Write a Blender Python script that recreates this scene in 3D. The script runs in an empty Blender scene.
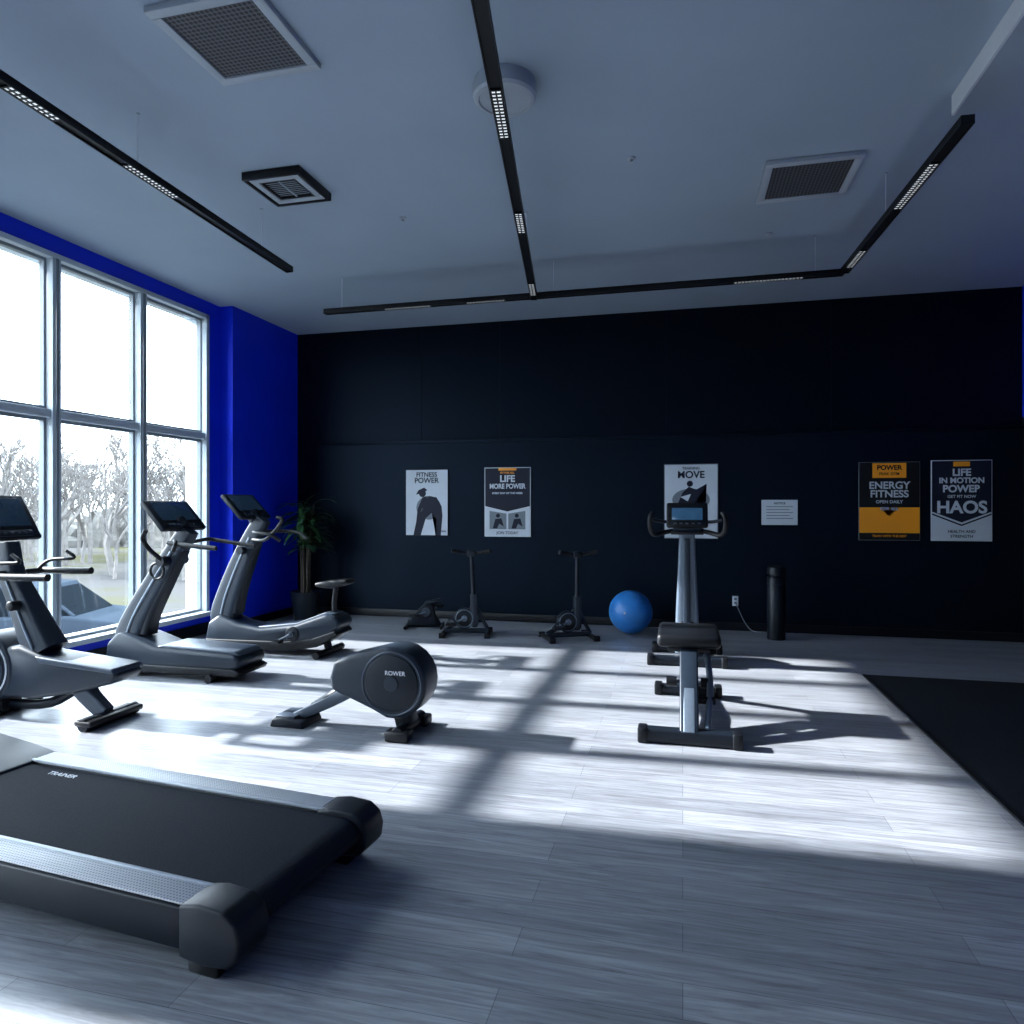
import bpy, bmesh, math, random
from mathutils import Vector, Matrix, Euler
random.seed(7)
S=bpy.context.scene
COL=S.collection

# ------------------------------------------------------------ materials
def mk(name,color,rough=0.5,metal=0.0,nscale=0,namt=0.0,bump=0.0,spec=0.5,emit=None,estr=0,coat=0,tint=None):
    m=bpy.data.materials.new(name); m.use_nodes=True
    nt=m.node_tree; b=nt.nodes['Principled BSDF']
    c=(color[0],color[1],color[2],1)
    b.inputs['Base Color'].default_value=c
    b.inputs['Roughness'].default_value=rough
    b.inputs['Metallic'].default_value=metal
    b.inputs['Specular IOR Level'].default_value=spec
    if tint: b.inputs['Specular Tint'].default_value=(*tint,1)
    if coat: b.inputs['Coat Weight'].default_value=coat
    if emit:
        b.inputs['Emission Color'].default_value=(*emit,1); b.inputs['Emission Strength'].default_value=estr
    if nscale:
        tc=nt.nodes.new('ShaderNodeTexCoord'); n=nt.nodes.new('ShaderNodeTexNoise')
        n.inputs['Scale'].default_value=nscale; n.inputs['Detail'].default_value=4
        nt.links.new(tc.outputs['Object'],n.inputs['Vector'])
        r=nt.nodes.new('ShaderNodeValToRGB')
        r.color_ramp.elements[0].position=0.3; r.color_ramp.elements[1].position=0.7
        r.color_ramp.elements[0].color=tuple(max(0,v*(1-namt)) for v in color)+(1,)
        r.color_ramp.elements[1].color=tuple(min(1,v*(1+namt)) for v in color)+(1,)
        nt.links.new(n.outputs['Fac'],r.inputs['Fac']); nt.links.new(r.outputs['Color'],b.inputs['Base Color'])
        if bump:
            bp=nt.nodes.new('ShaderNodeBump'); bp.inputs['Strength'].default_value=bump; bp.inputs['Distance'].default_value=0.01
            nt.links.new(n.outputs['Fac'],bp.inputs['Height']); nt.links.new(bp.outputs['Normal'],b.inputs['Normal'])
    return m

M={}
M['black']=mk('black_plastic',(0.0035,0.005,0.008),0.45,nscale=40,namt=.15,spec=.33)
M['rubber']=mk('black_rubber',(0.006,0.007,0.010),0.75,nscale=90,namt=.3,bump=.15,spec=.3)
M['slate']=mk('slate_plastic',(0.014,0.023,0.037),0.40,nscale=30,namt=.08,spec=.33)
M['slate_d']=mk('dark_slate_plastic',(0.006,0.010,0.017),0.42,nscale=30,namt=.1,spec=.3)
M['steel']=mk('satin_steel',(0.050,0.069,0.096),0.38,metal=.2,nscale=25,namt=.05)
M['steel_l']=mk('brushed_light_steel',(0.13,0.17,0.22),0.36,metal=.3,nscale=25,namt=.05)
M['silver']=mk('silver_trim',(0.70,0.74,0.79),0.4,metal=.1,nscale=25,namt=.05)
M['screen']=mk('console_screen',(0.008,0.014,0.026),0.15,nscale=12,namt=.3,emit=(0.08,0.2,0.4),estr=0.05,spec=.25)
M['screen_on']=mk('console_screen_lit',(0.010,0.025,0.05),0.18,nscale=12,namt=.3,emit=(0.10,0.30,0.6),estr=0.12,spec=.25)
M['white']=mk('white_paint',(0.58,0.63,0.68),0.5,nscale=8,namt=.03)
M['ventw']=mk('vent_frame_paint',(0.32,0.37,0.43),0.5,nscale=8,namt=.03)
M['frame']=mk('window_aluminium',(0.50,0.57,0.63),0.45,nscale=10,namt=.04)
M['sash']=mk('window_sash',(0.20,0.235,0.27),0.45,nscale=10,namt=.05)
M['ceil']=mk('ceiling_paint',(0.275,0.345,0.43),0.75,nscale=1.2,namt=.04)
M['soffit']=mk('soffit_paint',(0.27,0.33,0.40),0.75,nscale=1.2,namt=.04)
M['blue']=mk('blue_paint',(0.002,0.030,0.74),0.5,nscale=2,namt=.06,spec=.3)
M['wallgrey']=mk('grey_wall_paint',(0.30,0.34,0.40),0.7,nscale=2,namt=.05)
M['ball']=mk('blue_vinyl',(0.03,0.21,0.60),0.35,nscale=6,namt=.08)
M['leaf']=mk('leaf_green',(0.022,0.075,0.028),0.4,nscale=12,namt=.4)
M['stem']=mk('stem_brown',(0.05,0.04,0.03),0.8,nscale=20,namt=.3)
M['soil']=mk('soil',(0.03,0.022,0.016),0.95,nscale=40,namt=.4,bump=.5)
M['led']=mk('led_diffuser',(0.7,0.7,0.7),0.5,emit=(0.85,0.93,1),estr=.45)
M['ink']=mk('poster_ink_navy',(0.003,0.006,0.020),0.6,spec=.3)
M['inkblack']=mk('poster_ink_black',(0.002,0.003,0.005),0.6,spec=.3)
M['paper']=mk('poster_paper',(0.50,0.56,0.62),0.6,nscale=6,namt=.03)
M['orange']=mk('poster_orange',(0.86,0.31,0.008),0.6)
M['pgrey']=mk('poster_grey',(0.14,0.17,0.20),0.6)
M['bark']=mk('pale_bark',(0.15,0.142,0.135),0.95,nscale=5,namt=.2,spec=.0)
M['hedge']=mk('hazy_thicket',(0.105,0.102,0.095),0.95,nscale=1.5,namt=.3,spec=.0)
M['carpaint']=mk('car_paint',(0.030,0.040,0.052),0.8,spec=.0)
M['carglass']=mk('car_glass',(0.008,0.011,0.014),0.8,spec=.0)
M['brick']=mk('pale_red_paving',(0.085,0.048,0.038),0.95,nscale=3,namt=.2,spec=.0)
BT=(.45,.66,1)
M['wallblack']=mk('black_wall_paint',(0.0010,0.0023,0.0052),0.5,nscale=1.6,namt=.25,spec=.14,tint=BT)
M['wallblack2']=mk('black_wall_panel_paint',(0.0021,0.0043,0.0085),0.5,nscale=1.4,namt=.2,spec=.17,tint=BT)

def floor_mat():
    m=bpy.data.materials.new('grey_oak_planks'); m.use_nodes=True
    nt=m.node_tree; N=nt.nodes; L=nt.links; b=N['Principled BSDF']
    tc=N.new('ShaderNodeTexCoord')
    br=N.new('ShaderNodeTexBrick'); br.offset=.37; br.offset_frequency=2
    br.inputs['Scale'].default_value=1.0
    br.inputs['Brick Width'].default_value=1.5; br.inputs['Row Height'].default_value=0.16
    br.inputs['Mortar Size'].default_value=0.0014; br.inputs['Mortar Smooth'].default_value=.3
    br.inputs['Color1'].default_value=(0.255,0.278,0.315,1); br.inputs['Color2'].default_value=(0.365,0.390,0.43,1)
    br.inputs['Mortar'].default_value=(0.12,0.13,0.15,1)
    L.new(tc.outputs['Object'],br.inputs['Vector'])
    mp=N.new('ShaderNodeMapping'); mp.inputs['Scale'].default_value=(1.0,15,1)
    L.new(tc.outputs['Object'],mp.inputs['Vector'])
    n=N.new('ShaderNodeTexNoise'); n.inputs['Scale'].default_value=2.2; n.inputs['Detail'].default_value=8; n.inputs['Roughness'].default_value=.66; n.inputs['Distortion'].default_value=1.3
    L.new(mp.outputs['Vector'],n.inputs['Vector'])
    r=N.new('ShaderNodeValToRGB'); r.color_ramp.elements[0].position=.3; r.color_ramp.elements[1].position=.7
    r.color_ramp.elements[0].color=(.52,.505,.50,1); r.color_ramp.elements[1].color=(1.25,1.25,1.25,1)
    L.new(n.outputs['Fac'],r.inputs['Fac'])
    mx=N.new('ShaderNodeMix'); mx.data_type='RGBA'; mx.blend_type='MULTIPLY'; mx.inputs[0].default_value=1
    L.new(br.outputs['Color'],mx.inputs[6]); L.new(r.outputs['Color'],mx.inputs[7])
    L.new(mx.outputs[2],b.inputs['Base Color'])
    mr=N.new('ShaderNodeMapRange'); mr.inputs[3].default_value=.24; mr.inputs[4].default_value=.40
    L.new(n.outputs['Fac'],mr.inputs[0]); L.new(mr.outputs[0],b.inputs['Roughness'])
    bp=N.new('ShaderNodeBump'); bp.inputs['Strength'].default_value=.12; bp.inputs['Distance'].default_value=.004
    L.new(n.outputs['Fac'],bp.inputs['Height']); L.new(bp.outputs['Normal'],b.inputs['Normal'])
    return m
M['floor']=floor_mat()

def dots_mat(name,base,dark,scale,thr=.32,rough=.4,metal=0.):
    m=bpy.data.materials.new(name); m.use_nodes=True
    nt=m.node_tree; N=nt.nodes; L=nt.links; b=N['Principled BSDF']
    tc=N.new('ShaderNodeTexCoord'); v=N.new('ShaderNodeTexVoronoi'); v.inputs['Scale'].default_value=scale; v.inputs['Randomness'].default_value=0
    L.new(tc.outputs['Object'],v.inputs['Vector'])
    r=N.new('ShaderNodeValToRGB'); r.color_ramp.elements[0].position=thr; r.color_ramp.elements[1].position=thr+.08
    r.color_ramp.elements[0].color=(*dark,1); r.color_ramp.elements[1].color=(*base,1)
    L.new(v.outputs['Distance'],r.inputs['Fac']); L.new(r.outputs['Color'],b.inputs['Base Color'])
    b.inputs['Roughness'].default_value=rough; b.inputs['Metallic'].default_value=metal
    return m
M['dimple']=dots_mat('dimpled_silver_rail',(0.84,0.86,0.88),(0.42,0.44,0.47),75,.3,.5,.0)
M['grille']=dots_mat('perforated_grille',(0.085,0.09,0.105),(0.006,0.006,0.008),38,.40,.6)
M['belt']=mk('treadmill_belt',(0.008,0.013,0.023),0.8,nscale=140,namt=.35,bump=.2,spec=.17)
M['mat']=mk('rubber_floor_mat',(0.010,0.012,0.018),0.85,nscale=120,namt=.5,bump=.3,spec=.2)

def glass_mat():
    m=bpy.data.materials.new('window_glass'); m.use_nodes=True
    nt=m.node_tree; N=nt.nodes; L=nt.links
    for n in list(N): N.remove(n)
    o=N.new('ShaderNodeOutputMaterial'); t=N.new('ShaderNodeBsdfTransparent'); g=N.new('ShaderNodeBsdfGlossy'); g.inputs['Roughness'].default_value=.02
    mx=N.new('ShaderNodeMixShader'); mx.inputs[0].default_value=.05
    L.new(t.outputs[0],mx.inputs[1]); L.new(g.outputs[0],mx.inputs[2]); L.new(mx.outputs[0],o.inputs[0])
    return m
M['glass']=glass_mat()

def ground_mat():
    m=bpy.data.materials.new('parking_ground'); m.use_nodes=True
    nt=m.node_tree; N=nt.nodes; L=nt.links; b=N['Principled BSDF']; b.inputs['Roughness'].default_value=.95; b.inputs['Specular IOR Level'].default_value=.0
    tc=N.new('ShaderNodeTexCoord'); n=N.new('ShaderNodeTexNoise'); n.inputs['Scale'].default_value=.14; n.inputs['Detail'].default_value=5
    L.new(tc.outputs['Object'],n.inputs['Vector'])
    r=N.new('ShaderNodeValToRGB'); e=r.color_ramp.elements; e[0].position=.44; e[0].color=(.062,.062,.062,1); e[1].position=.58; e[1].color=(.060,.060,.038,1)
    L.new(n.outputs['Fac'],r.inputs['Fac']); L.new(r.outputs['Color'],b.inputs['Base Color'])
    return m
M['ground']=ground_mat()

# ------------------------------------------------------------ mesh builder
class B:
    def __init__(s,name,loc=(0,0,0),rz=0.0):
        s.name=name; s.bm=bmesh.new(); s.mats=[]; s.loc=loc; s.rz=rz
    def mi(s,m):
        m=M[m] if isinstance(m,str) else m
        if m not in s.mats: s.mats.append(m)
        return s.mats.index(m)
    def merge(s,tb,m,mat=None,bevel=0,seg=3):
        if bevel:
            bmesh.ops.recalc_face_normals(tb,faces=tb.faces)
            es=[e for e in tb.edges if len(e.link_faces)==2 and e.calc_face_angle(0)>0.5]
            bmesh.ops.bevel(tb,geom=es,offset=bevel,segments=seg,profile=.5,affect='EDGES',clamp_overlap=True)
        bmesh.ops.recalc_face_normals(tb,faces=tb.faces)
        if mat is not None: bmesh.ops.transform(tb,matrix=mat,verts=tb.verts)
        k=s.mi(m); mp={}
        for v in tb.verts: mp[v]=s.bm.verts.new(v.co)
        for f in tb.faces:
            try:
                nf=s.bm.faces.new([mp[v] for v in f.verts]); nf.material_index=k; nf.smooth=True
            except ValueError: pass
        tb.free()
    def box(s,c,d,m,bevel=0,rot=None,seg=2):
        tb=bmesh.new(); bmesh.ops.create_cube(tb,size=1)
        bmesh.ops.scale(tb,vec=d,verts=tb.verts)
        mt=Matrix.Translation(c)
        if rot: mt=mt@Euler(rot).to_matrix().to_4x4()
        s.merge(tb,m,mt,bevel,seg)
    def bb(s,x0,x1,y0,y1,z0,z1,m,bevel=0):
        s.box(((x0+x1)/2,(y0+y1)/2,(z0+z1)/2),(x1-x0,y1-y0,z1-z0),m,bevel)
    def prism(s,prof,lo,hi,m,axis='y',bevel=0,seg=3,mat=None):
        tb=bmesh.new()
        def p(a,b,t):
            return {'y':(a,t,b),'x':(t,a,b),'z':(a,b,t)}[axis]
        A=[tb.verts.new(p(a,b,lo)) for a,b in prof]; C=[tb.verts.new(p(a,b,hi)) for a,b in prof]
        tb.faces.new(A); tb.faces.new(C[::-1]); n=len(prof)
        for i in range(n): tb.faces.new((A[i],C[i],C[(i+1)%n],A[(i+1)%n]))
        s.merge(tb,m,mat,bevel,seg)
    def tube(s,pts,r,m,su=1,sv=1,ref=(0,1,0),seg=14,smooth=0,square=False):
        P=[Vector(p) for p in pts]
        R=list(r) if isinstance(r,(list,tuple)) else [r]*len(P)
        if smooth and len(P)>2:
            Q=[];RR=[]
            for i in range(len(P)-1):
                p0=P[max(i-1,0)];p1=P[i];p2=P[i+1];p3=P[min(i+2,len(P)-1)]
                for k in range(smooth):
                    t=k/smooth
                    Q.append(.5*((2*p1)+(p2-p0)*t+(2*p0-5*p1+4*p2-p3)*t*t+(-p0+3*p1-3*p2+p3)*t**3))
                    RR.append(R[i]*(1-t)+R[i+1]*t)
            Q.append(P[-1]);RR.append(R[-1]);P=Q;R=RR
        tb=bmesh.new(); rings=[]; u=None
        for i,p in enumerate(P):
            t=(P[min(i+1,len(P)-1)]-P[max(i-1,0)]).normalized()
            if u is None:
                u=Vector(ref)
                if abs(u.normalized().dot(t))>.95: u=Vector((1,0,0)) if abs(t.x)<.9 else Vector((0,0,1))
            u=(u-t*u.dot(t)).normalized(); v=t.cross(u)
            ring=[]
            for k in range(seg):
                a=2*math.pi*(k+.5)/seg; ca,sa=math.cos(a),math.sin(a)
                if square:
                    ca=math.copysign(abs(ca)**.35,ca); sa=math.copysign(abs(sa)**.35,sa)
                ring.append(tb.verts.new(p+u*ca*R[i]*su+v*sa*R[i]*sv))
            rings.append(ring)
        for i in range(len(rings)-1):
            for k in range(seg):
                tb.faces.new((rings[i][k],rings[i][(k+1)%seg],rings[i+1][(k+1)%seg],rings[i+1][k]))
        tb.faces.new(rings[0][::-1]); tb.faces.new(rings[-1])
        s.merge(tb,m)
    def cyl(s,a,b,r,m,r2=None,seg=28,bevel=0):
        a=Vector(a);b=Vector(b); tb=bmesh.new()
        bmesh.ops.create_cone(tb,cap_ends=True,segments=seg,radius1=r,radius2=r if r2 is None else r2,depth=(b-a).length)
        q=(b-a).to_track_quat('Z','Y'); s.merge(tb,m,Matrix.Translation((a+b)/2)@q.to_matrix().to_4x4(),bevel)
    def sph(s,c,r,m,sc=(1,1,1),seg=32):
        tb=bmesh.new(); bmesh.ops.create_uvsphere(tb,u_segments=seg,v_segments=seg//2,radius=r)
        bmesh.ops.scale(tb,vec=sc,verts=tb.verts); s.merge(tb,m,Matrix.Translation(c))
    def torus(s,c,R,r,m,axis='y',seg=40,a0=0,a1=2*math.pi):
        pts=[]
        n=seg
        for i in range(n+1):
            a=a0+(a1-a0)*i/n; ca,sa=R*math.cos(a),R*math.sin(a)
            o={'y':(ca,0,sa),'x':(0,ca,sa),'z':(ca,sa,0)}[axis]
            pts.append((c[0]+o[0],c[1]+o[1],c[2]+o[2]))
        s.tube(pts,r,m,seg=8,ref={'y':(0,1,0),'x':(1,0,0),'z':(0,0,1)}[axis])
    def lathe(s,prof,m,seg=32,c=(0,0,0)):
        tb=bmesh.new(); rings=[]
        for r,z in prof:
            rings.append([tb.verts.new((c[0]+r*math.cos(2*math.pi*k/seg),c[1]+r*math.sin(2*math.pi*k/seg),c[2]+z)) for k in range(seg)])
        for i in range(len(rings)-1):
            for k in range(seg): tb.faces.new((rings[i][k],rings[i][(k+1)%seg],rings[i+1][(k+1)%seg],rings[i+1][k]))
        tb.faces.new(rings[0][::-1]); tb.faces.new(rings[-1]); s.merge(tb,m)
    def done(s,bevel=0,sharp=38):
        me=bpy.data.meshes.new(s.name); s.bm.to_mesh(me); s.bm.free()
        for m in s.mats: me.materials.append(m)
        try: me.set_sharp_from_angle(angle=math.radians(sharp))
        except Exception: pass
        o=bpy.data.objects.new(s.name,me); COL.objects.link(o)
        o.location=s.loc; o.rotation_euler=(0,0,s.rz)
        if bevel:
            md=o.modifiers.new('bevel','BEVEL'); md.width=bevel; md.segments=2; md.limit_method='ANGLE'; md.angle_limit=math.radians(45)
        return o

def text(parent,name,body,size,loc,rot,m,ext=0.0005,align='CENTER',sx=1.0,bold=0.0):
    c=bpy.data.curves.new(name,'FONT'); c.body=body; c.size=size; c.align_x=align; c.align_y='CENTER'; c.extrude=ext; c.offset=bold
    c.materials.append(M[m]); o=bpy.data.objects.new(name,c); COL.objects.link(o)
    o.parent=parent; o.location=loc; o.rotation_euler=rot; o.scale=(sx,1,1)
    return o

# ------------------------------------------------------------ room
XL,XC,XR,YB,YN,H=-5.5,-5.32,3.66,8.80,-4.0,3.95
b=B('floor'); b.bb(-5.75,XR+.2,YN-.2,YB+.2,-.12,0,'floor'); b.done()
b=B('ceiling'); b.bb(-5.75,XR+.2,YN-.2,YB+.2,H,H+.15,'ceil'); b.done()
b=B('wall_back'); b.bb(-5.75,XR+.2,YB,YB+.2,0,H,'wallblack')
b.bb(-5.0,XR,YB-.012,YB,0.1,2.36,'wallblack2')
b.done()
b=B('trim_1'); b.bb(-5.0,XR,YB-.035,YB-.0005,2.36,2.40,'wallblack2',.004); b.done()
for i,x in enumerate((-3.45,-2.35,-.2,1.7)):
    b=B('trim_%d'%(i+2)); b.bb(x-.006,x+.006,YB-.006,YB-.0002,2.40,H-.001,'wallblack2'); b.done()
b=B('baseboard_back'); b.bb(XC+.001,XR-.001,YB-.03,YB-.013,0.001,.10,'black',.004); b.done()

W1=(2.98,7.10); W2=(-1.6,1.60); ZS,ZT=.22,3.78
b=B('wall_left')
X0=-5.75
b.bb(X0,XL,YN,W2[0],0,H,'blue'); b.bb(X0,XL,W2[1],W1[0],0,H,'blue'); b.bb(X0,XL,W1[1],7.34,0,H,'blue')
for w in (W1,W2):
    b.bb(X0,XL,w[0],w[1],0,ZS,'blue'); b.bb(X0,XL,w[0],w[1],ZT,H,'blue')
b.bb(X0,XC,7.34,YB,0,H,'blue')
b.done()
b=B('baseboard_left'); b.bb(XL+.001,XL+.03,YN,7.339,.001,.13,'black',.004); b.bb(XC+.001,XC+.02,7.36,YB-.03,.001,.10,'black',.004); b.done()
b=B('wall_right'); b.bb(XR,XR+.2,YN,YB,0,2.5,'wallblack'); b.bb(XR,XR+.2,YN,YB,2.5,H,'blue'); b.done()
b=B('wall_front'); b.bb(-5.75,XR+.2,YN-.2,YN,0,H,'wallgrey'); b.done()
# dropped soffit, right
b=B('ceiling_soffit'); b.bb(1.57,XR,YN,4.62,3.83,H,'soffit'); b.bb(1.555,1.57,YN,4.62,3.83,H,'white'); b.done()  # thin left face is whiter: window light on it put into the colour

def window(n,y0,y1,bays):
    b=B('window_%d'%n)
    xo,xa,xb=-5.752,-5.60,-5.48
    b.bb(xo,xb+.02,y0,y0+.055,ZS,ZT,'frame',.004); b.bb(xo,xb+.02,y1-.055,y1,ZS,ZT,'frame',.004)
    b.bb(xo,xb+.02,y0,y1,ZT-.05,ZT,'frame',.004); b.bb(xo-.03,xb+.08,y0,y1,ZS-.0,ZS+.05,'white',.004)
    w=(y1-y0)/bays
    for i in range(1,bays):
        b.bb(xa,xb+.02,y0+w*i-.045,y0+w*i+.045,ZS+.05,ZT-.05,'frame',.005)
        b.bb(xb+.02,xb+.03,y0+w*i-.014,y0+w*i+.014,ZS+.05,ZT-.05,'sash',.003)
    b.bb(xa,xb,y0+.05,y1-.05,2.30,2.375,'frame',.005)
    for i in range(bays):
        for za,zb in ((ZS+.05,2.30),(2.375,ZT-.05)):
            a=y0+w*i+.045; c=y0+w*(i+1)-.045; t=.028; xs,xt=-5.585,-5.53
            b.bb(xs,xt,a,a+t,za,zb,'sash'); b.bb(xs,xt,c-t,c,za,zb,'sash')
            b.bb(xs,xt,a+t,c-t,za,za+t,'sash'); b.bb(xs,xt,a+t,c-t,zb-t,zb,'sash')
            b.bb(-5.563,-5.558,a+t,c-t,za+t,zb-t,'glass')
    b.done()
window(1,W1[0],W1[1],4)
window(2,W2[0],W2[1],3)

# rubber mat
b=B('rubber_floor_mat'); b.bb(1.55,3.62,1.6,6.70,0.001,.014,'mat',.004)
b.bb(1.55,1.58,1.6,6.70,.012,.0155,'rubber'); b.done()

# ------------------------------------------------------------ ceiling fittings
def vent(x0,x1,y0,y1,name='ceiling_vent'):
    b=B(name); z0=H-.035
    f=.055
    b.bb(x0,x1,y0,y0+f,z0,H-.001,'ventw',.004); b.bb(x0,x1,y1-f,y1,z0,H-.001,'ventw',.004)
    b.bb(x0,x0+f,y0+f,y1-f,z0,H-.001,'ventw',.004); b.bb(x1-f,x1,y0+f,y1-f,z0,H-.001,'ventw',.004)
    b.bb(x0+f,x1-f,y0+f,y1-f,z0+.012,H-.003,'grille')
    return b.done()
vent(-2.56,-1.94,2.84,3.45); vent(.57,1.22,5.17,5.82)
b=B('air_diffuser'); cx,cy=-2.90,4.66
for i,(r,w,m) in enumerate(((.235,.025,'black'),(.20,.05,'ventw'),(.145,.015,'black'))):
    z0=H-.06
    for (xa,xb,ya,yb) in ((-r,r,-r,-r+w),(-r,r,r-w,r),(-r,-r+w,-r+w,r-w),(r-w,r,-r+w,r-w)):
        b.bb(cx+xa,cx+xb,cy+ya,cy+yb,z0+.005*i,H-.001,m,.003)
b.bb(cx-.22,cx+.22,cy-.22,cy+.22,H-.02,H-.001,'black')
for k in range(-4,5): b.box((cx,cy+k*.028,H-.035),(.26,.018,.004),'ventw',rot=(math.radians(25),0,0))
b.bb(cx-.006,cx+.006,cy-.125,cy+.125,H-.048,H-.04,'ventw')
b.done()
b=B('ceiling_speaker',(-1.0,3.86,0)); b.lathe([(.001,H-.001),(.18,H-.001),(.183,H-.02),(.183,H-.085),(.17,H-.10),(.15,H-.103),(.145,H-.095),(.001,H-.095)],'ventw',40); b.done()
for x,y in ((-2.3,5.45),(-.35,4.9),(.75,6.55)):
    b=B('fire_sprinkler',(x,y,0)); b.lathe([(.001,H-.001),(.03,H-.001),(.03,H-.01),(.01,H-.014),(.01,H-.03),(.015,H-.032),(.001,H-.036)],'ventw',16); b.done()

ZK=3.6
def track(p0,p1,leds,wires,name='track_light'):
    p0=Vector((*p0,0));p1=Vector((*p1,0)); d=p1-p0; L=d.length; a=math.atan2(d.y,d.x)
    b=B(name,(p0.x,p0.y,ZK),a)
    w=.034
    b.bb(0,L,-w,-w+.006,-.025,.025,'black'); b.bb(0,L,w-.006,w,-.025,.025,'black'); b.bb(0,L,-w,w,.0,.025,'black')
    b.bb(0,.01,-w,w,-.025,.025,'black'); b.bb(L-.01,L,-w,w,-.025,.025,'black')
    b.bb(0.01,L-.01,-w+.006,w-.006,-.012,0,'black')
    for s0,s1 in leds:
        b.bb(s0,s1,-w+.012,w-.012,-.020,0.0,'led')
        k=int((s1-s0)/.03)
        for i in range(k+1):
            x=s0+i*(s1-s0)/max(k,1); b.bb(x-.005,x+.005,-w+.006,w-.006,-.024,-.008,'black')
        b.bb(s0,s1,-.004,.004,-.024,-.008,'black')
    for s0 in wires:
        b.cyl((s0,0,.02),(s0,0,H-ZK-.001),.0025,'silver',seg=6); b.cyl((s0,0,H-ZK-.008),(s0,0,H-ZK-.001),.012,'ventw',seg=12)
    return b.done()
track((-3.38,5.46),(-3.18,1.2),[(1.5,1.95),(2.45,2.75)],[.45,1.85,2.95])
track((-1.45,6.78),(-.62,1.5),[(.15,.5),(1.7,2.05),(3.05,3.5)],[1.2,4.6])
track((-3.74,6.73),(1.40,6.71),[(.7,1.2),(1.6,2.0),(4.2,4.8)],[.2,2.5,4.9])
track((1.40,6.67),(1.50,4.22),[(.15,.55),(1.35,2.0)],[1.1])

# ------------------------------------------------------------ treadmill
b=B('treadmill',(-1.31,2.31,0),math.radians(-5.5))
for s in (-1,1):
    y0,y1=(.31,.44) if s>0 else (-.44,-.31)
    b.bb(-2.5,-.10,y0,y1,.075,.215,'slate_d',.012)
    b.bb(-1.92,-.17,y0+.012,y1-.012,.215,.224,'dimple',.002)
    yi=.315 if s>0 else -.315
    b.bb(-1.92,-.13,yi-.007,yi+.007,.214,.229,'silver',.002)
    ya,yb=(.295,.445) if s>0 else (-.445,-.295)
    b.prism([(-.22,.055),(-.22,.224),(-.14,.238),(-.04,.232),(.005,.20),(.02,.15),(.012,.09),(-.02,.055),(-.12,.045)],ya,yb,'slate_d','y',bevel=.012)
    b.bb(-.20,-.08,s*.37-.055,s*.37+.055,0.0,.06,'black',.01)
    b.bb(-2.4,-2.25,s*.36-.05,s*.36+.05,0.0,.085,'black',.012)
    b.tube([(-2.45,s*.40,.15),(-2.50,s*.40,.6),(-2.62,s*.38,1.15)],[.05,.045,.04],'slate',su=.7,sv=1.2,smooth=5)
    b.tube([(-2.66,s*.38,1.08),(-2.5,s*.38,1.06),(-2.42,s*.38,1.0)],.022,'black',smooth=4)
b.prism([(-1.95,.21),(-.09,.21),(-.05,.203),(-.02,.185),(-.005,.155),(-.02,.12),(-.05,.102),(-.09,.095),(-1.95,.095)],-.297,.297,'belt','y')
b.bb(-2.4,-.16,-.31,.31,.075,.12,'black')
b.prism([(-2.55,.1),(-2.55,.25),(-2.4,.28),(-2.1,.25),(-1.90,.220),(-1.90,.1)],-.445,.445,'slate','y',bevel=.015)
b.box((-2.68,0,1.26),(.05,.84,.34),'slate_d',.02,rot=(0,math.radians(-30),0))
b.box((-2.655,0,1.275),(.02,.5,.24),'screen',.004,rot=(0,math.radians(-30),0))
b.tube([(-2.62,-.38,1.12),(-2.62,.38,1.12)],.03,'slate')
o=b.done(.003)
text(o,'rail_lettering','TRAINER',.045,(-1.62,.24,.2108),(0,0,0),'silver',align='CENTER')

# ------------------------------------------------------------ console machines
def console(b,x,z,w,mscreen='screen',tilt=52,y=0,dep=.34):
    r=(0,math.radians(tilt),0)
    b.box((x,y,z),(dep,w,.05),'slate_d',.02,rot=r)
    n=Vector((math.sin(math.radians(tilt)),0,math.cos(math.radians(tilt))))
    p=Vector((x,y,z))+n*.026
    t=Vector((math.cos(math.radians(tilt)),0,-math.sin(math.radians(tilt))))
    q=p-t*.035
    b.box(tuple(q),(dep*.62,w*.78,.006),mscreen,.002,rot=r)
    q=p+t*(dep*.39)
    b.box(tuple(q),(dep*.13,w*.7,.012),'slate',.003,rot=r)
    for k in range(5):
        q=p+t*(dep*.39); q.y=y+(k-2)*w*.11
        b.box(tuple(q),(dep*.05,w*.05,.018),'steel',.002,rot=r)

# elliptical A (second from left)
b=B('elliptical_trainer',(-5.04,5.32,0))
b.tube([(.74,0,1.30),(.60,0,1.10),(.40,0,.80),(.23,0,.52),(.15,0,.32),(.18,0,.16)],[.075,.088,.105,.125,.145,.13],'slate',su=.75,sv=1.0,smooth=6,square=True,seg=20)
b.tube([(.67,.0,1.12),(.49,.0,.82),(.33,.0,.54),(.27,.0,.36)],[.055,.07,.08,.09],'slate_d',su=.95,sv=.9,smooth=6,square=True,seg=20)
for s in (-1,1): b.tube([(.60,s*.064,1.10),(.40,s*.08,.80),(.23,s*.094,.52),(.16,s*.105,.34)],.014,'steel_l',smooth=6,seg=8)
b.prism([(.0,.10),(.03,.28),(.14,.38),(.30,.34),(.52,.27),(1.0,.25),(1.34,.235),(1.39,.19),(1.37,.12),(1.25,.085),(.10,.07)],-.20,.20,'slate','y',bevel=.035)
b.prism([(.5,.26),(.6,.288),(1.32,.262),(1.37,.23),(1.32,.22),(.5,.23)],-.165,.165,'steel','y',bevel=.012)
b.prism([(-.02,.065),(.04,.115),(1.33,.12),(1.40,.09),(1.37,.055),(.1,.04)],-.215,.215,'black','y',bevel=.012)
for x in (.16,1.12):
    b.tube([(x,-.25,.035),(x,.25,.035)],.035,'black',ref=(0,0,1))
    b.bb(x-.05,x+.05,-.15,.15,.03,.07,'black')
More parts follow.
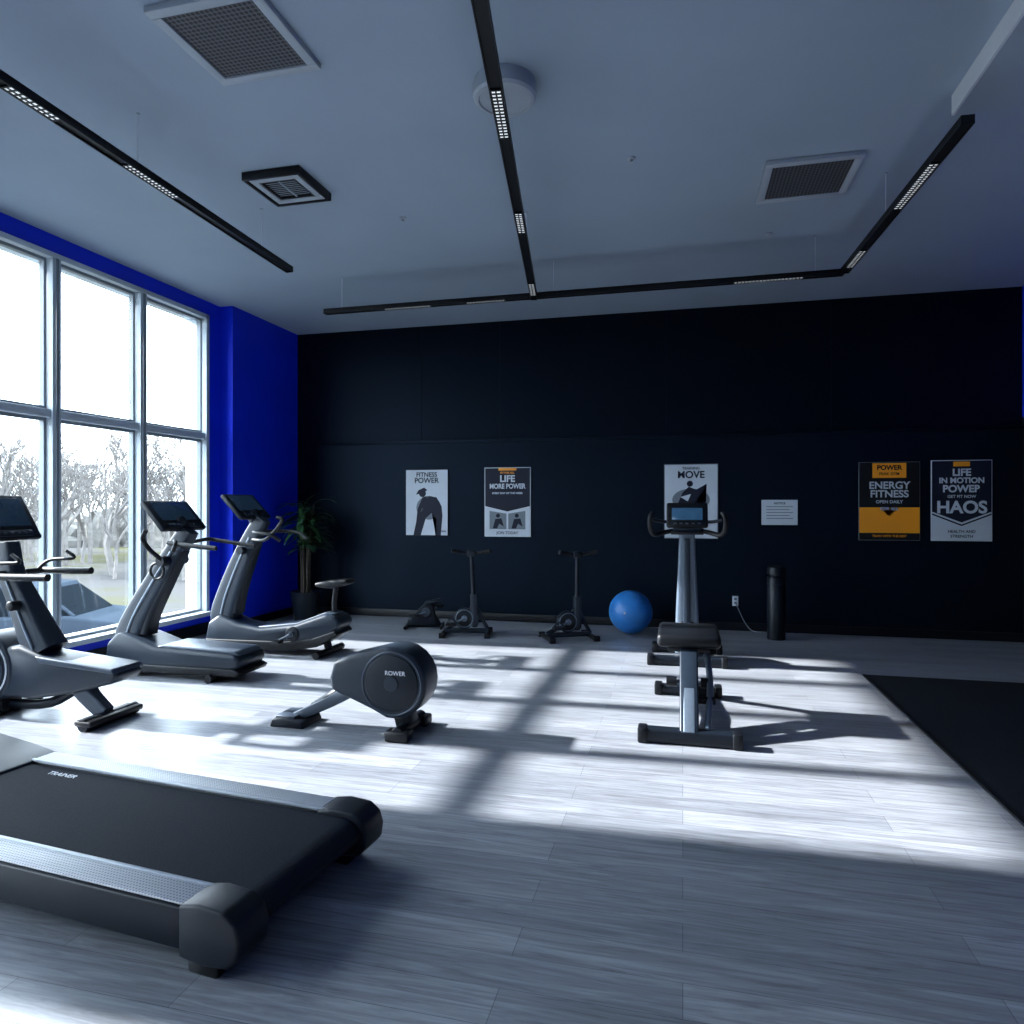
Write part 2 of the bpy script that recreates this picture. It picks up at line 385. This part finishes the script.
console(b,.58,1.42,.56,'screen',48)
b.tube([(.68,0,1.30),(.61,0,1.37)],.07,'slate_d')
b.tube([(.80,-.28,1.12),(.82,-.27,1.19),(.75,-.2,1.20),(.62,0,1.16),(.75,.2,1.20),(.82,.27,1.19),(1.22,.27,1.14)],.018,'black',smooth=5,ref=(0,0,1))
b.tube([(.72,-.24,1.19),(.95,-.27,1.17),(1.22,-.27,1.15)],.02,'black',smooth=5)
b.tube([(.60,-.12,1.0),(.50,-.2,1.12),(.46,-.24,1.22),(.50,-.25,1.30)],.02,'black',smooth=5)
b.tube([(.60,.12,1.0),(.50,.2,1.12),(.46,.24,1.22),(.50,.25,1.30)],.02,'black',smooth=5)
b.cyl((.56,-.16,1.02),(.56,.16,1.02),.045,'slate_d')
b.torus((.50,-.12,.93),.07,.012,'black','y')
b.done(.003)

# upright bike (third)
b=B('exercise_bike',(-4.80,6.38,0))
b.tube([(.54,0,1.38),(.42,0,1.18),(.28,0,.88),(.16,0,.58),(.10,0,.36),(.14,0,.18)],[.075,.092,.115,.13,.145,.135],'slate',su=.7,sv=1.0,smooth=6,square=True,seg=20)
b.tube([(.48,0,1.18),(.36,0,.90),(.25,0,.60),(.20,0,.40)],[.055,.07,.08,.09],'slate_d',su=.92,sv=.9,smooth=6,square=True,seg=20)
for s in (-1,1): b.tube([(.42,s*.064,1.18),(.28,s*.08,.88),(.16,s*.092,.58),(.11,s*.102,.38)],.014,'steel_l',smooth=6,seg=8)
b.prism([(-.05,.10),(-.01,.30),(.11,.38),(.32,.30),(.6,.26),(1.0,.31),(1.34,.43),(1.45,.41),(1.50,.33),(1.42,.24),(1.2,.14),(.9,.09),(.1,.06)],-.16,.16,'slate','y',bevel=.035)
b.prism([(.55,.27),(1.0,.325),(1.32,.445),(1.42,.43),(1.32,.39),(1.0,.28),(.55,.22)],-.11,.11,'steel','y',bevel=.012)
b.prism([(-.06,.07),(-.02,.13),(.9,.14),(1.2,.18),(1.45,.27),(1.48,.23),(1.25,.10),(.95,.045),(.1,.04)],-.17,.17,'black','y',bevel=.01)
b.cyl((.98,-.175,.22),(.98,.175,.22),.075,'slate_d',bevel=.01)
for s in (-1,1):
    b.cyl((.98,s*.16,.22),(.98,s*.2,.22),.03,'steel')
    b.tube([(.98,s*.2,.22),(.98+s*.12,s*.2,.16)],.014,'steel'); b.box((.98+s*.12,s*.25,.15),(.1,.09,.025),'black',.006)
for x in (.12,1.30):
    b.tube([(x,-.27,.035),(x,.27,.035)],.035,'black',ref=(0,0,1))
b.tube([(1.30,0,.04),(1.26,0,.2)],.04,'slate_d')
b.tube([(1.36,0,.40),(1.36,0,.55),(1.38,0,.70)],.026,'black')
b.prism([(1.20,.69),(1.18,.73),(1.28,.75),(1.44,.77),(1.54,.775),(1.56,.73),(1.46,.70),(1.36,.68)],-.10,.10,'black','y',bevel=.025)
console(b,.34,1.50,.52,'screen',46)
b.tube([(.46,0,1.36),(.40,0,1.44)],.07,'slate_d')
b.tube([(.90,-.25,1.16),(.80,-.27,1.22),(.62,-.24,1.24),(.46,0,1.24),(.62,.24,1.24),(.80,.27,1.22),(.90,.25,1.16)],.018,'black',smooth=5,ref=(0,0,1))
b.tube([(.49,-.1,1.16),(.74,-.24,1.18),(.92,-.25,1.36),(.86,-.25,1.40)],.018,'black',smooth=6)
b.cyl((.36,-.15,1.05),(.36,.15,1.05),.04,'slate_d')
b.done(.003)

# left-most elliptical
b=B('elliptical_trainer',(-4.84,4.0,0))
b.cyl((0,-.13,.35),(0,.13,.35),.25,'slate',bevel=.03,seg=40)
b.cyl((0,-.145,.35),(0,.145,.35),.17,'steel',bevel=.006,seg=40)
b.cyl((0,-.155,.35),(0,.155,.35),.06,'slate_d',seg=28)
b.torus((0,-.132,.35),.205,.006,'silver','y')
b.prism([(-.05,.16),(.1,.50),(.3,.52),(.5,.46),(1.08,.40),(1.14,.36),(1.09,.30),(.75,.21),(.4,.15)],-.12,.12,'slate','y',bevel=.03)
b.prism([(.45,.46),(1.10,.405),(1.12,.37),(.5,.41)],-.135,.135,'steel','y',bevel=.01)
b.tube([(.42,0,.46),(.30,0,.66),(.20,0,.84),(.10,0,1.02),(.06,0,1.24)],[.13,.11,.09,.078,.07],'slate',su=.75,sv=1.0,smooth=6,square=True,seg=20)
for s in (-1,1): b.tube([(.40,s*.095,.50),(.30,s*.083,.66),(.20,s*.069,.84),(.10,s*.06,1.02)],.013,'steel_l',smooth=6,seg=8)
b.tube([(.70,0,.27),(.80,0,.16),(.93,0,.06)],[.065,.052,.045],'steel',smooth=5,su=.9,sv=1.2,square=True)
b.tube([(.96,-.23,.04),(.96,.23,.04)],.042,'slate_d',ref=(0,0,1),seg=16)
b.bb(.89,1.03,-.235,.235,.03,.072,'black',.015)
b.tube([(.72,-.0,.24),(.45,0,.1),(.1,0,.07)],.035,'slate_d',smooth=4)
b.tube([(.05,-.27,.035),(.05,.27,.035)],.035,'black',ref=(0,0,1))
b.bb(0.0,.1,-.08,.08,.03,.2,'black')
console(b,.0,1.42,.48,'screen',58,dep=.38)
b.tube([(.10,-.25,1.02),(.4,-.25,1.02),(.70,-.25,1.025)],.026,'black',smooth=3)
b.tube([(.10,.25,1.02),(.4,.25,1.02),(.55,.25,1.025)],.026,'black',smooth=3)
b.tube([(.1,-.25,1.02),(.1,.25,1.02)],.024,'black',ref=(0,0,1))
b.tube([(.1,-.2,1.02),(.2,-.22,1.10),(.42,-.22,1.12),(.36,-.22,1.17)],.013,'black',smooth=6)
b.tube([(.1,.2,1.02),(.2,.22,1.10),(.42,.22,1.12),(.36,.22,1.17)],.013,'black',smooth=6)
b.cyl((.24,-.14,.80),(.24,.0,.80),.035,'black',bevel=.01)
b.done(.003)

# flywheel machine, centre
b=B('rowing_machine',(-1.84,4.30,0))
prof=[(-.44,.28),(-.45,.36),(-.42,.47),(-.30,.515)]
for i in range(0,13):
    a=math.radians(100-i*200/12); prof.append((.0+.235*math.cos(a),.35+.235*math.sin(a)))
prof+=[(-.15,.17),(-.28,.22)]
b.prism(prof,-.13,.13,'slate','y',bevel=.03)
b.cyl((0,-.137,.35),(0,.137,.35),.185,'slate_d',seg=44,bevel=.006)
b.torus((0,-.13,.35),.205,.006,'steel','y')
b.cyl((0,-.142,.35),(0,.142,.35),.05,'slate',seg=24)
b.tube([(-.28,0,.30),(-.50,0,.17),(-.76,0,.05)],[.06,.045,.035],'steel',su=1.2,sv=.9,smooth=4,square=True)
b.tube([(-.31,0,.34),(-.46,0,.23),(-.64,0,.13)],[.04,.035,.02],'slate_d',su=1.5,smooth=4)
b.prism([(-.90,.0),(-.88,.055),(-.80,.07),(-.66,.045),(-.64,.0)],-.13,.13,'slate_d','y',bevel=.012)
b.bb(-.87,-.72,-.10,.10,.058,.074,'steel',.005)
b.tube([(.02,0,.2),(.06,0,.06)],.06,'slate_d',su=1.3,square=True)
b.tube([(.07,-.21,.045),(.07,.21,.045)],.045,'slate_d',ref=(0,0,1),seg=16)
b.bb(-.01,.15,-.23,-.12,.0,.07,'black',.015); b.bb(-.01,.15,.12,.23,.0,.07,'black',.015)
o=b.done(.003)
text(o,'housing_lettering','ROWER',.040,(.03,-.1445,.42),(math.pi/2,0,0),'silver')

# ------------------------------------------------------------ bench in front of bike
b=B('weight_bench',(.04,4.50,0))
b.tube([(-.29,0,.05),(.29,0,.05)],.045,'slate_d',ref=(0,0,1),seg=16,square=True)
for s in (-1,1): b.bb(s*.29-.03,s*.29+.03,-.055,.055,0,.1,'black',.012)
b.prism([(-.05,.08),(.05,.08),(.50,.50),(.40,.53)],-.06,.06,'slate','x',bevel=.012)
b.prism([(-.045,.09),(-.035,.08),(.42,.515),(.405,.53)],-.035,.035,'steel_l','x',bevel=.004)
b.prism([(.02,.05),(.12,.12),(.6,.50),(.66,.40),(.28,.06)],-.035,.035,'slate_d','x',bevel=.01)
b.tube([(.11,.02,.09),(.14,.35,.30),(.12,.62,.5)],.022,'steel_l',smooth=4,ref=(1,0,0))
b.tube([(.0,0,.07),(.0,.6,.10),(0,1.18,.07)],.045,'slate',su=1.1,sv=.8,square=True,ref=(1,0,0))
b.tube([(-.22,1.18,.04),(.22,1.18,.04)],.04,'slate_d',ref=(0,0,1),square=True)
for s in (-1,1): b.bb(s*.23-.03,s*.23+.03,1.12,1.24,0,.09,'black',.012)
b.tube([(0,1.16,.06),(0,.86,.5)],.035,'slate_d',square=True,ref=(1,0,0))
b.bb(-.14,.14,.40,.92,.50,.53,'black',.006)
b.box((0,.65,.575),(.43,.55,.095),'black',.035,seg=4)
for s in (-1,1):
    b.cyl((s*.08,.38,.30),(s*.15,.38,.30),.035,'black')
b.cyl((-.15,.38,.30),(.15,.38,.30),.015,'steel')
b.cyl((.06,.24,.22),(.17,.24,.22),.025,'black')
b.done(.003)

b=B('exercise_bike',(.04,6.78,0))
b.tube([(-.34,-.06,.045),(.34,-.06,.045)],.045,'slate_d',ref=(0,0,1),square=True)
b.tube([(-.32,.55,.045),(.32,.55,.045)],.045,'slate_d',ref=(0,0,1),square=True)
for s in (-1,1):
    b.bb(s*.34-.03,s*.34+.03,-.12,0,0,.1,'black',.012); b.bb(s*.32-.03,s*.32+.03,.49,.61,0,.1,'black',.012)
b.tube([(0,-.06,.07),(0,.55,.07)],.05,'slate',square=True,ref=(1,0,0))
b.tube([(0,.12,.10),(0,.10,.5),(0,.06,.95),(0,.0,1.34)],[.115,.105,.085,.065],'steel_l',su=1,sv=.8,smooth=4,square=True,ref=(1,0,0),seg=20)
b.tube([(0,.02,.3),(0,.0,.6),(0,-.02,.95),(0,-.04,1.2)],[.035,.032,.028,.025],'slate',smooth=4,ref=(1,0,0),square=True)
b.prism([(-.02,.1),(-.05,.3),(.05,.45),(.25,.48),(.42,.38),(.46,.2),(.4,.1)],-.07,.07,'slate_d','x',bevel=.02)
for s in (-1,1):
    b.cyl((s*.07,.15,.28),(s*.13,.15,.28),.03,'steel'); b.tube([(s*.13,.15,.28),(s*.13,.15-s*.1,.20)],.014,'steel'); b.box((s*.2,.15-s*.1,.2),(.12,.1,.03),'black',.006)
    b.tube([(0,.0,1.30),(s*.2,-.04,1.26),(s*.30,-.12,1.24),(s*.335,-.2,1.30),(s*.335,-.24,1.40),(s*.31,-.22,1.45)],.022,'black',smooth=6,ref=(0,1,0))
    b.tube([(s*.08,.0,1.36),(s*.22,-.05,1.36),(s*.32,-.1,1.38)],.016,'slate_d',smooth=4)
b.box((0,-.03,1.42),(.38,.06,.25),'black',.02,rot=(math.radians(-22),0,0))
b.box((0,-.067,1.435),(.28,.008,.12),'screen_on',.002,rot=(math.radians(-22),0,0))
for k in range(5): b.box(((k-2)*.055,-.092,1.345),(.03,.012,.015),'steel',.002,rot=(math.radians(-22),0,0))
b.box((0,-.045,1.30),(.26,.06,.05),'slate',.01)
b.bb(-.15,.15,-.12,-.02,1.24,1.27,'black',.008)
b.done(.003)

# ------------------------------------------------------------ small bikes at back wall
def mini_bike(loc,rz,lean,left=True):
    b=B('mini_exercise_bike',loc,rz)
    b.tube([(.06,0,.10),(.06+lean*.5,0,.55),(.06+lean,0,.95)],[.034,.026,.022],'slate_d',seg=12)
    b.tube([(.06,0,.12),(.06+lean*.3,0,.48)],.042,'slate',seg=12,square=True)
    hx=.06+lean
    b.tube([(hx-.20,-.04,.985),(hx-.1,0,.965),(hx,0,.96),(hx+.1,0,.965),(hx+.20,-.04,.985)],.018,'black',smooth=4,ref=(0,0,1))
    for s in (-1,1): b.tube([(hx+s*.12,-.012,.968),(hx+s*.23,-.05,.99)],.025,'rubber',ref=(0,0,1))
    b.bb(hx-.05,hx+.05,-.035,.01,.92,.995,'slate_d',.01)
    b.tube([(-.30,0,.055),(.22,0,.055)],.028,'slate',ref=(0,0,1),square=True)
    b.tube([(-.30,0,.07),(-.10,0,.18),(.05,0,.36)],.024,'slate_d',smooth=4)
    b.tube([(.22,0,.06),(.14,0,.2),(.07,0,.36)],.022,'slate_d',smooth=4)
    for x in (-.30,.22):
        b.tube([(x,-.2,.028),(x,.2,.028)],.028,'black',ref=(0,0,1))
        for s in (-1,1): b.bb(x-.035,x+.035,s*.2-.025,s*.2+.025,0,.06,'rubber',.008)
    b.cyl((-.06,-.035,.20),(-.06,.035,.20),.12,'slate_d',bevel=.01); b.torus((-.06,-.037,.20),.10,.006,'steel_l','y')
    b.cyl((-.06,-.055,.20),(-.06,.055,.20),.035,'steel_l')
    for s in (-1,1):
        b.tube([(-.06,s*.055,.2),(-.06+s*.13,s*.065,.15)],.013,'steel_l'); b.box((-.06+s*.14,s*.13,.15),(.13,.10,.03),'black',.006)
        b.tube([(-.06+s*.08,s*.13,.165),(-.06+s*.14,s*.13,.215),(-.06+s*.20,s*.13,.165)],.01,'slate',smooth=4)
    return b.done(.002)
mini_bike((-2.42,7.72,0),math.radians(12),-.04)
mini_bike((-1.22,7.78,0),math.radians(28),.0)
b=B('pedal_exerciser',(-3.12,8.08,0),math.radians(15))
b.prism([(-.22,.03),(-.20,.10),(-.02,.28),(.06,.32),(.12,.28),(.13,.16),(.2,.05),(.2,.03)],-.05,.05,'slate_d','y',bevel=.015)
b.cyl((.02,-.07,.2),(.02,.07,.2),.055,'steel')
b.box((.10,0,.325),(.2,.13,.03),'slate',.01,rot=(0,math.radians(-12),0))
for s in (-1,1):
    b.tube([(s*.22,-.17,.022),(s*.22,.17,.022)],.022,'black',ref=(0,0,1))
    b.tube([(.02,s*.07,.2),(.02+s*.12,s*.1,.2+s*.04)],.012,'steel_l'); b.box((.02+s*.13,s*.15,.21+s*.04),(.14,.10,.03),'black',.006)
b.tube([(-.22,0,.03),(.22,0,.03)],.024,'slate')
b.done(.002)

# ball
b=B('exercise_ball',(-.60,8.28,.257)); b.sph((0,0,0),.255,'ball',seg=48)
for k in range(-3,4):
    z=.05*k; R=math.sqrt(.255**2-z*z); b.torus((0,0,z),R,.002,'ball','z')
b.cyl((-.05,-.258,.02),(-.05,-.24,.02),.012,'white',seg=12)
b.done()

# canister
b=B('waste_bin',(1.03,8.33,0))
b.lathe([(.001,0),(.098,0),(.10,.01),(.10,.70),(.094,.71),(.075,.715),(.075,.735),(.10,.74),(.10,.80),(.09,.82),(.05,.83),(.001,.83)],'slate_d',36)
b.lathe([(.1005,.62),(.103,.622),(.103,.635),(.1005,.637)],'slate',36)
b.done()
# outlet + cord
b=B('power_outlet'); b.bb(.585,.655,YB-.022,YB-.0125,.30,.42,'white',.004)
for z in (.335,.385): b.bb(.605,.635,YB-.026,YB-.021,z-.014,z+.014,'pgrey',.002)
b.tube([(.62,YB-.03,.335),(.66,YB-.05,.25),(.72,YB-.06,.12),(.80,YB-.08,.02),(.90,YB-.12,.012)],.005,'ventw',smooth=6,seg=8)
b.done()

# ------------------------------------------------------------ potted plant
b=B('potted_palm',(-4.84,8.20,0))
b.lathe([(.001,0),(.14,0),(.15,.01),(.19,.36),(.2,.385),(.185,.39),(.17,.36),(.001,.355)],'slate_d',32)
b.lathe([(.001,.35),(.165,.35),(.165,.362),(.001,.37)],'soil',24)
def leaf(b,p,d,L,w,droop):
    tb=bmesh.new(); d=d.normalized(); side=d.cross(Vector((0,0,1)))
    if side.length<.1: side=Vector((1,0,0))
    side.normalize(); n=6; rows=[]
    q=p.copy(); dd=d.copy()
    for i in range(n+1):
        t=i/n; ww=w*math.sin(math.pi*min(.98,.12+.86*t))**.8*(1 if t<.98 else .2)
        up=side.cross(dd)
        rows.append((tb.verts.new(q+side*ww-up*ww*.25*-1),tb.verts.new(q),tb.verts.new(q-side*ww+up*ww*.25)))
        dd=(dd+Vector((0,0,-droop/n))).normalized(); q=q+dd*(L/n)
    for i in range(n):
        tb.faces.new((rows[i][0],rows[i][1],rows[i+1][1],rows[i+1][0])); tb.faces.new((rows[i][1],rows[i][2],rows[i+1][2],rows[i+1][1]))
    b.merge(tb,'leaf')
for k in range(7):
    a=k*2.4; top=Vector((.18*math.cos(a)*random.uniform(.3,1),.18*math.sin(a)*random.uniform(.3,1),random.uniform(1.2,1.6)))
    b.tube([(.05*math.cos(a),.05*math.sin(a),.35),(.06*math.cos(a),.06*math.sin(a),.8),tuple(top)],[.016,.013,.009],'stem',smooth=3,seg=8)
    for j in range(19):
        t=random.uniform(.6,1); z0=Vector((.06*math.cos(a),.06*math.sin(a),.8)).lerp(top,(t-.5)*2)
        an=random.uniform(0,6.28); el=random.uniform(.1,1.1)
        leaf(b,z0,Vector((math.cos(an)*math.cos(el),math.sin(an)*math.cos(el),math.sin(el))),random.uniform(.26,.42),random.uniform(.026,.042),random.uniform(.7,1.6))
b.done(sharp=60)

# ------------------------------------------------------------ posters
def poster(x0,x1,z0,z1,bg,frame='inkblack',fw=.010):
    cx,cz=(x0+x1)/2,(z0+z1)/2; w,h=x1-x0,z1-z0
    b=B('wall_poster',(cx,YB-.013,cz))
    b.bb(-w/2,w/2,-.016,-.0005,-h/2,h/2,frame,.002)
    b.bb(-w/2+fw,w/2-fw,-.018,-.015,-h/2+fw,h/2-fw,bg)
    b.w=w-2*fw; b.h=h-2*fw; return b
def poly(b,pts,m,lay=1):
    tb=bmesh.new(); vs=[tb.verts.new(((x-.5)*b.w,-.0182-.0006*lay,(z-.5)*b.h)) for x,z in pts]
    f=tb.faces.new(vs)
    bmesh.ops.triangulate(tb,faces=[f])
    k=b.mi(m); mp={v:b.bm.verts.new(v.co) for v in tb.verts}
    for f in tb.faces:
        f.normal_update(); vv=[mp[v] for v in f.verts]
        if f.normal.y>0: vv.reverse()
        nf=b.bm.faces.new(vv); nf.material_index=k
    tb.free()
def disc(b,x,z,r,m,lay=1,n=16,sq=1):
    poly(b,[(x+r*math.cos(2*math.pi*i/n),z+r*sq*math.sin(2*math.pi*i/n)*b.w/b.h) for i in range(n)],m,lay)
def ptxt(o,w,h,body,size,x,z,m,bold=.002,sx=1):
    text(o,'lettering',body,size,((x-.5)*w,-.0215,(z-.5)*h),(math.pi/2,0,0),m,ext=.0003,sx=sx,bold=bold)

# 1 white, silhouette bending
b=poster(-3.665,-3.05,1.11,2.01,'paper')
poly(b,[(.18,.0),(.26,.24),(.40,.40),(.42,.52),(.56,.60),(.74,.58),(.86,.44),(.88,.30),(.84,.0),(.72,.0),(.74,.24),(.62,.34),(.48,.26),(.36,.0)],'ink',1)
poly(b,[(.46,.50),(.36,.36),(.30,.20),(.25,.21),(.28,.40),(.40,.58),(.52,.60)],'ink',2)
disc(b,.40,.64,.085,'ink',1); poly(b,[(.24,.62),(.30,.69),(.44,.73),(.52,.69),(.40,.65)],'ink',2)
disc(b,.55,.42,.30,'pgrey',0,24,.9)
w,h=b.w,b.h; o=b.done()
ptxt(o,w,h,'FITNESS',.085,.5,.925,'ink'); ptxt(o,w,h,'POWER',.10,.5,.835,'ink')
ptxt(o,w,h,'STRONG',.035,.85,.06,'ink',.001)
# 2 navy with photo strip
b=poster(-2.545,-1.92,1.11,2.02,'ink','paper')
poly(b,[(.3,.965),(.7,.965),(.7,1),(.3,1)],'orange',1)
poly(b,[(0,0),(1,0),(1,.44),(.5,.36),(0,.44)],'paper',1)
poly(b,[(.10,.10),(.48,.10),(.48,.33),(.10,.37)],'pgrey',2); poly(b,[(.52,.10),(.90,.10),(.90,.37),(.52,.33)],'pgrey',2)
for cx in (.29,.71):
    disc(b,cx,.30,.045,'ink',3); poly(b,[(cx-.12,.11),(cx-.06,.25),(cx+.08,.26),(cx+.13,.14),(cx+.03,.18),(cx-.02,.11)],'ink',3)
w,h=b.w,b.h; o=b.done()
ptxt(o,w,h,'FIT FOR ALL',.035,.5,.93,'orange',.001); ptxt(o,w,h,'LIFE',.12,.5,.84,'paper',.004); ptxt(o,w,h,'MORE POWER',.088,.5,.73,'paper',.003,.85)
ptxt(o,w,h,'EVERY DAY OF THE WEEK',.035,.5,.63,'paper',.001); ptxt(o,w,h,'JOIN TODAY',.05,.5,.045,'ink',.001)
# 3 white sketch
b=poster(-.225,.42,1.11,2.03,'paper','pgrey')
disc(b,.5,.52,.36,'pgrey',1,24,.62)
poly(b,[(.22,.42),(.34,.62),(.46,.70),(.60,.66),(.80,.74),(.70,.58),(.78,.46),(.60,.50),(.52,.40),(.66,.26),(.52,.22),(.40,.42),(.30,.34)],'ink',2)
disc(b,.48,.74,.06,'ink',2)
poly(b,[(.30,.56),(.50,.60),(.44,.50)],'paper',3)
w,h=b.w,b.h; o=b.done()
ptxt(o,w,h,'TRAINING',.045,.5,.95,'ink',.001); ptxt(o,w,h,'MOVE',.12,.5,.86,'ink',.003)
ptxt(o,w,h,'WORKOUT',.06,.5,.12,'ink',.002)
# 4 black and orange
b=poster(1.99,2.632,1.115,2.02,'inkblack','pgrey',.005)
poly(b,[(0,.09),(1,.09),(1,.42),(.66,.42),(.5,.30),(.34,.42),(0,.42)],'orange',1)
poly(b,[(.22,.80),(.78,.80),(.78,.99),(.22,.99)],'orange',1)
w,h=b.w,b.h; o=b.done()
ptxt(o,w,h,'POWER',.075,.5,.93,'inkblack',.003); ptxt(o,w,h,'PEAK GYM',.045,.5,.85,'inkblack',.001)
ptxt(o,w,h,'ENERGY',.115,.5,.70,'paper',.003); ptxt(o,w,h,'FITNESS',.115,.5,.59,'paper',.003)
ptxt(o,w,h,'OPEN DAILY',.05,.5,.49,'paper',.001); ptxt(o,w,h,'FOR ALL',.05,.5,.40,'paper',.001); ptxt(o,w,h,'TRAIN WITH THE REST',.035,.5,.05,'orange',.0005)
# 5 navy and white
b=poster(2.745,3.357,1.115,2.03,'ink','paper',.008)
poly(b,[(0,0),(1,0),(1,.32),(.5,.18),(0,.32)],'paper',1)
poly(b,[(.36,.93),(.64,.93),(.64,.99),(.36,.99)],'orange',1)
poly(b,[(0,.34),(.5,.20),(1,.34),(1,.36),(.5,.225),(0,.36)],'paper',2)
w,h=b.w,b.h; o=b.done()
ptxt(o,w,h,'LIFE',.11,.5,.85,'paper',.004); ptxt(o,w,h,'IN MOTION',.085,.5,.75,'paper',.003); ptxt(o,w,h,'POWER',.11,.5,.645,'paper',.004)
ptxt(o,w,h,'GET FIT NOW',.045,.5,.55,'paper',.001)
ptxt(o,w,h,'HAOS',.19,.5,.41,'paper',.006); ptxt(o,w,h,'HEALTH AND',.045,.5,.11,'ink',.001); ptxt(o,w,h,'STRENGTH',.045,.5,.05,'ink',.001)
# notice
b=poster(.92,1.325,1.285,1.585,'paper','paper',.004)
for i in range(5): poly(b,[(.12,.72-.12*i),(.88-.1*(i%2),.72-.12*i),(.88-.1*(i%2),.75-.12*i),(.12,.75-.12*i)],'pgrey',1)
w,h=b.w,b.h; b.name='wall_notice'; o=b.done()
ptxt(o,w,h,'NOTICE',.035,.5,.87,'ink',.001)

# ------------------------------------------------------------ outside
G=-1.5
b=B('ground'); b.bb(-140,-5.8,-80,140,G-.1,G,'ground'); b.done()
b=B('paved_path'); b.prism([(-14,14.5),(-9,13.2),(-8,15.5),(-13,17.6)],G,G+.03,'brick','z'); b.done()
def tree_mesh(seed):
    rnd=random.Random(seed); b=B('bare_tree')
    def br(p,d,L,r,n):
        q=p+d*L*.5+Vector((rnd.uniform(-.1,.1),rnd.uniform(-.1,.1),0))*L; e=p+d*L
        b.tube([tuple(p),tuple(q*.7+(p+e)*.15),tuple(e)],[r,r*.85,r*.68],'bark',seg=4)
        if n==0: return
        for k in range(3 if n>1 else 4):
            nd=(d+Vector((rnd.uniform(-.9,.9),rnd.uniform(-.9,.9),rnd.uniform(-.15,.6)))).normalized()
            br(p+d*L*rnd.uniform(.6,1),nd,L*rnd.uniform(.6,.8),r*.6,n-1)
    br(Vector((0,0,0)),Vector((0,0,1)),1.8,.095,5)
    return b
base=[]
for i,sd_ in enumerate((1,2,3)):
    b=tree_mesh(sd_); o=b.done(); base.append(o)
pos=[]
for k in range(40):
    pxr=-.76+.38*(k/39)+random.uniform(-.01,.01); Z=random.uniform(28,46)
    pos.append((Z*(-.24+.971*pxr),Z*(.971+.24*pxr)))
for k,(x,y) in enumerate(pos):
    o=base[k] if k<3 else bpy.data.objects.new('bare_tree',base[k%3].data)
    if k>=3: COL.objects.link(o)
    o.location=(x,y,G); s=random.uniform(.9,1.55); o.scale=(s,s,s); o.rotation_euler=(0,0,random.uniform(0,6))
# distant thicket behind the trees: irregular ridge of scrub
b=B('distant_thicket'); rr=random.Random(5)
for k in range(70):
    a=-.82+.50*(k/69); Z=rr.uniform(52,60); x=Z*(-.24+.971*a); y=Z*(.971+.24*a)
    tb=bmesh.new(); bmesh.ops.create_icosphere(tb,subdivisions=3,radius=1)
    sx,sz=rr.uniform(1.2,2.2),rr.uniform(1.6,3.0)
    for v in tb.verts:
        f=1+rr.uniform(-.16,.16); v.co=Vector((v.co.x*sx*f,v.co.y*sx*f,max(0,v.co.z)*sz*f))
    b.merge(tb,'hedge',Matrix.Translation((x,y,G)))
b.done()
# car
b=B('car',(-12.5,11.2,G),math.radians(18))
b.prism([(-2.15,.35),(-2.2,.62),(-2.05,.80),(-1.3,.90),(.95,.92),(1.75,.82),(2.12,.68),(2.2,.45),(2.1,.28),(-2.05,.28)],-.88,.88,'carpaint','y',bevel=.08)
b.prism([(-1.55,.88),(-.95,1.36),(-.3,1.45),(.35,1.40),(1.05,.90)],-.74,.74,'carglass','y',bevel=.05)
b.prism([(-1.0,1.36),(-.3,1.43),(.36,1.38),(.3,1.46),(-.3,1.50),(-.95,1.42)],-.72,.72,'carpaint','y',bevel=.03)
b.tube([(1.02,-.75,.9),(.36,-.70,1.42)],.035,'carpaint'); b.tube([(-1.52,-.75,.9),(-.98,-.70,1.40)],.035,'carpaint')
b.tube([(-.15,-.752,.9),(-.2,-.742,1.44)],.03,'carpaint')
for x in (-1.35,1.4):
    for y in (-.86,.86):
        b.cyl((x,y-.1,.32),(x,y+.1,.32),.32,'rubber',bevel=.03); b.cyl((x,y-.11,.32),(x,y+.11,.32),.19,'steel')
for s in (-1,1): b.box((2.08,s*.62,.66),(.16,.3,.12),'ventw',.03); b.box((-2.1,s*.62,.7),(.12,.28,.12),'orange',.03)
b.done()

# ------------------------------------------------------------ light
w=bpy.data.worlds.new('sky'); S.world=w; w.use_nodes=True
bg=w.node_tree.nodes['Background']; bg.inputs['Color'].default_value=(.72,.865,1,1); bg.inputs['Strength'].default_value=8.8
sd=bpy.data.lights.new('sun','SUN'); sd.energy=15; sd.angle=math.radians(1.4); sd.color=(.96,.98,1)
so=bpy.data.objects.new('sun',sd); COL.objects.link(so); so.location=(-20,0,12)
el,az=math.radians(27.6),math.radians(2)
d=Vector((math.cos(el)*math.cos(az),math.cos(el)*math.sin(az),-math.sin(el)))
so.rotation_euler=d.to_track_quat('-Z','Y').to_euler()

# ------------------------------------------------------------ camera
cd=bpy.data.cameras.new('camera'); cd.sensor_width=36; cd.lens=690/1024*36; cd.shift_y=-5/1024; cd.clip_end=400
co=bpy.data.objects.new('camera',cd); COL.objects.link(co); co.location=(0,0,1.5); co.rotation_euler=(math.radians(90),0,math.radians(13.9))
S.camera=co
S.view_settings.view_transform='Standard'; S.view_settings.look='None'; S.view_settings.exposure=0.55
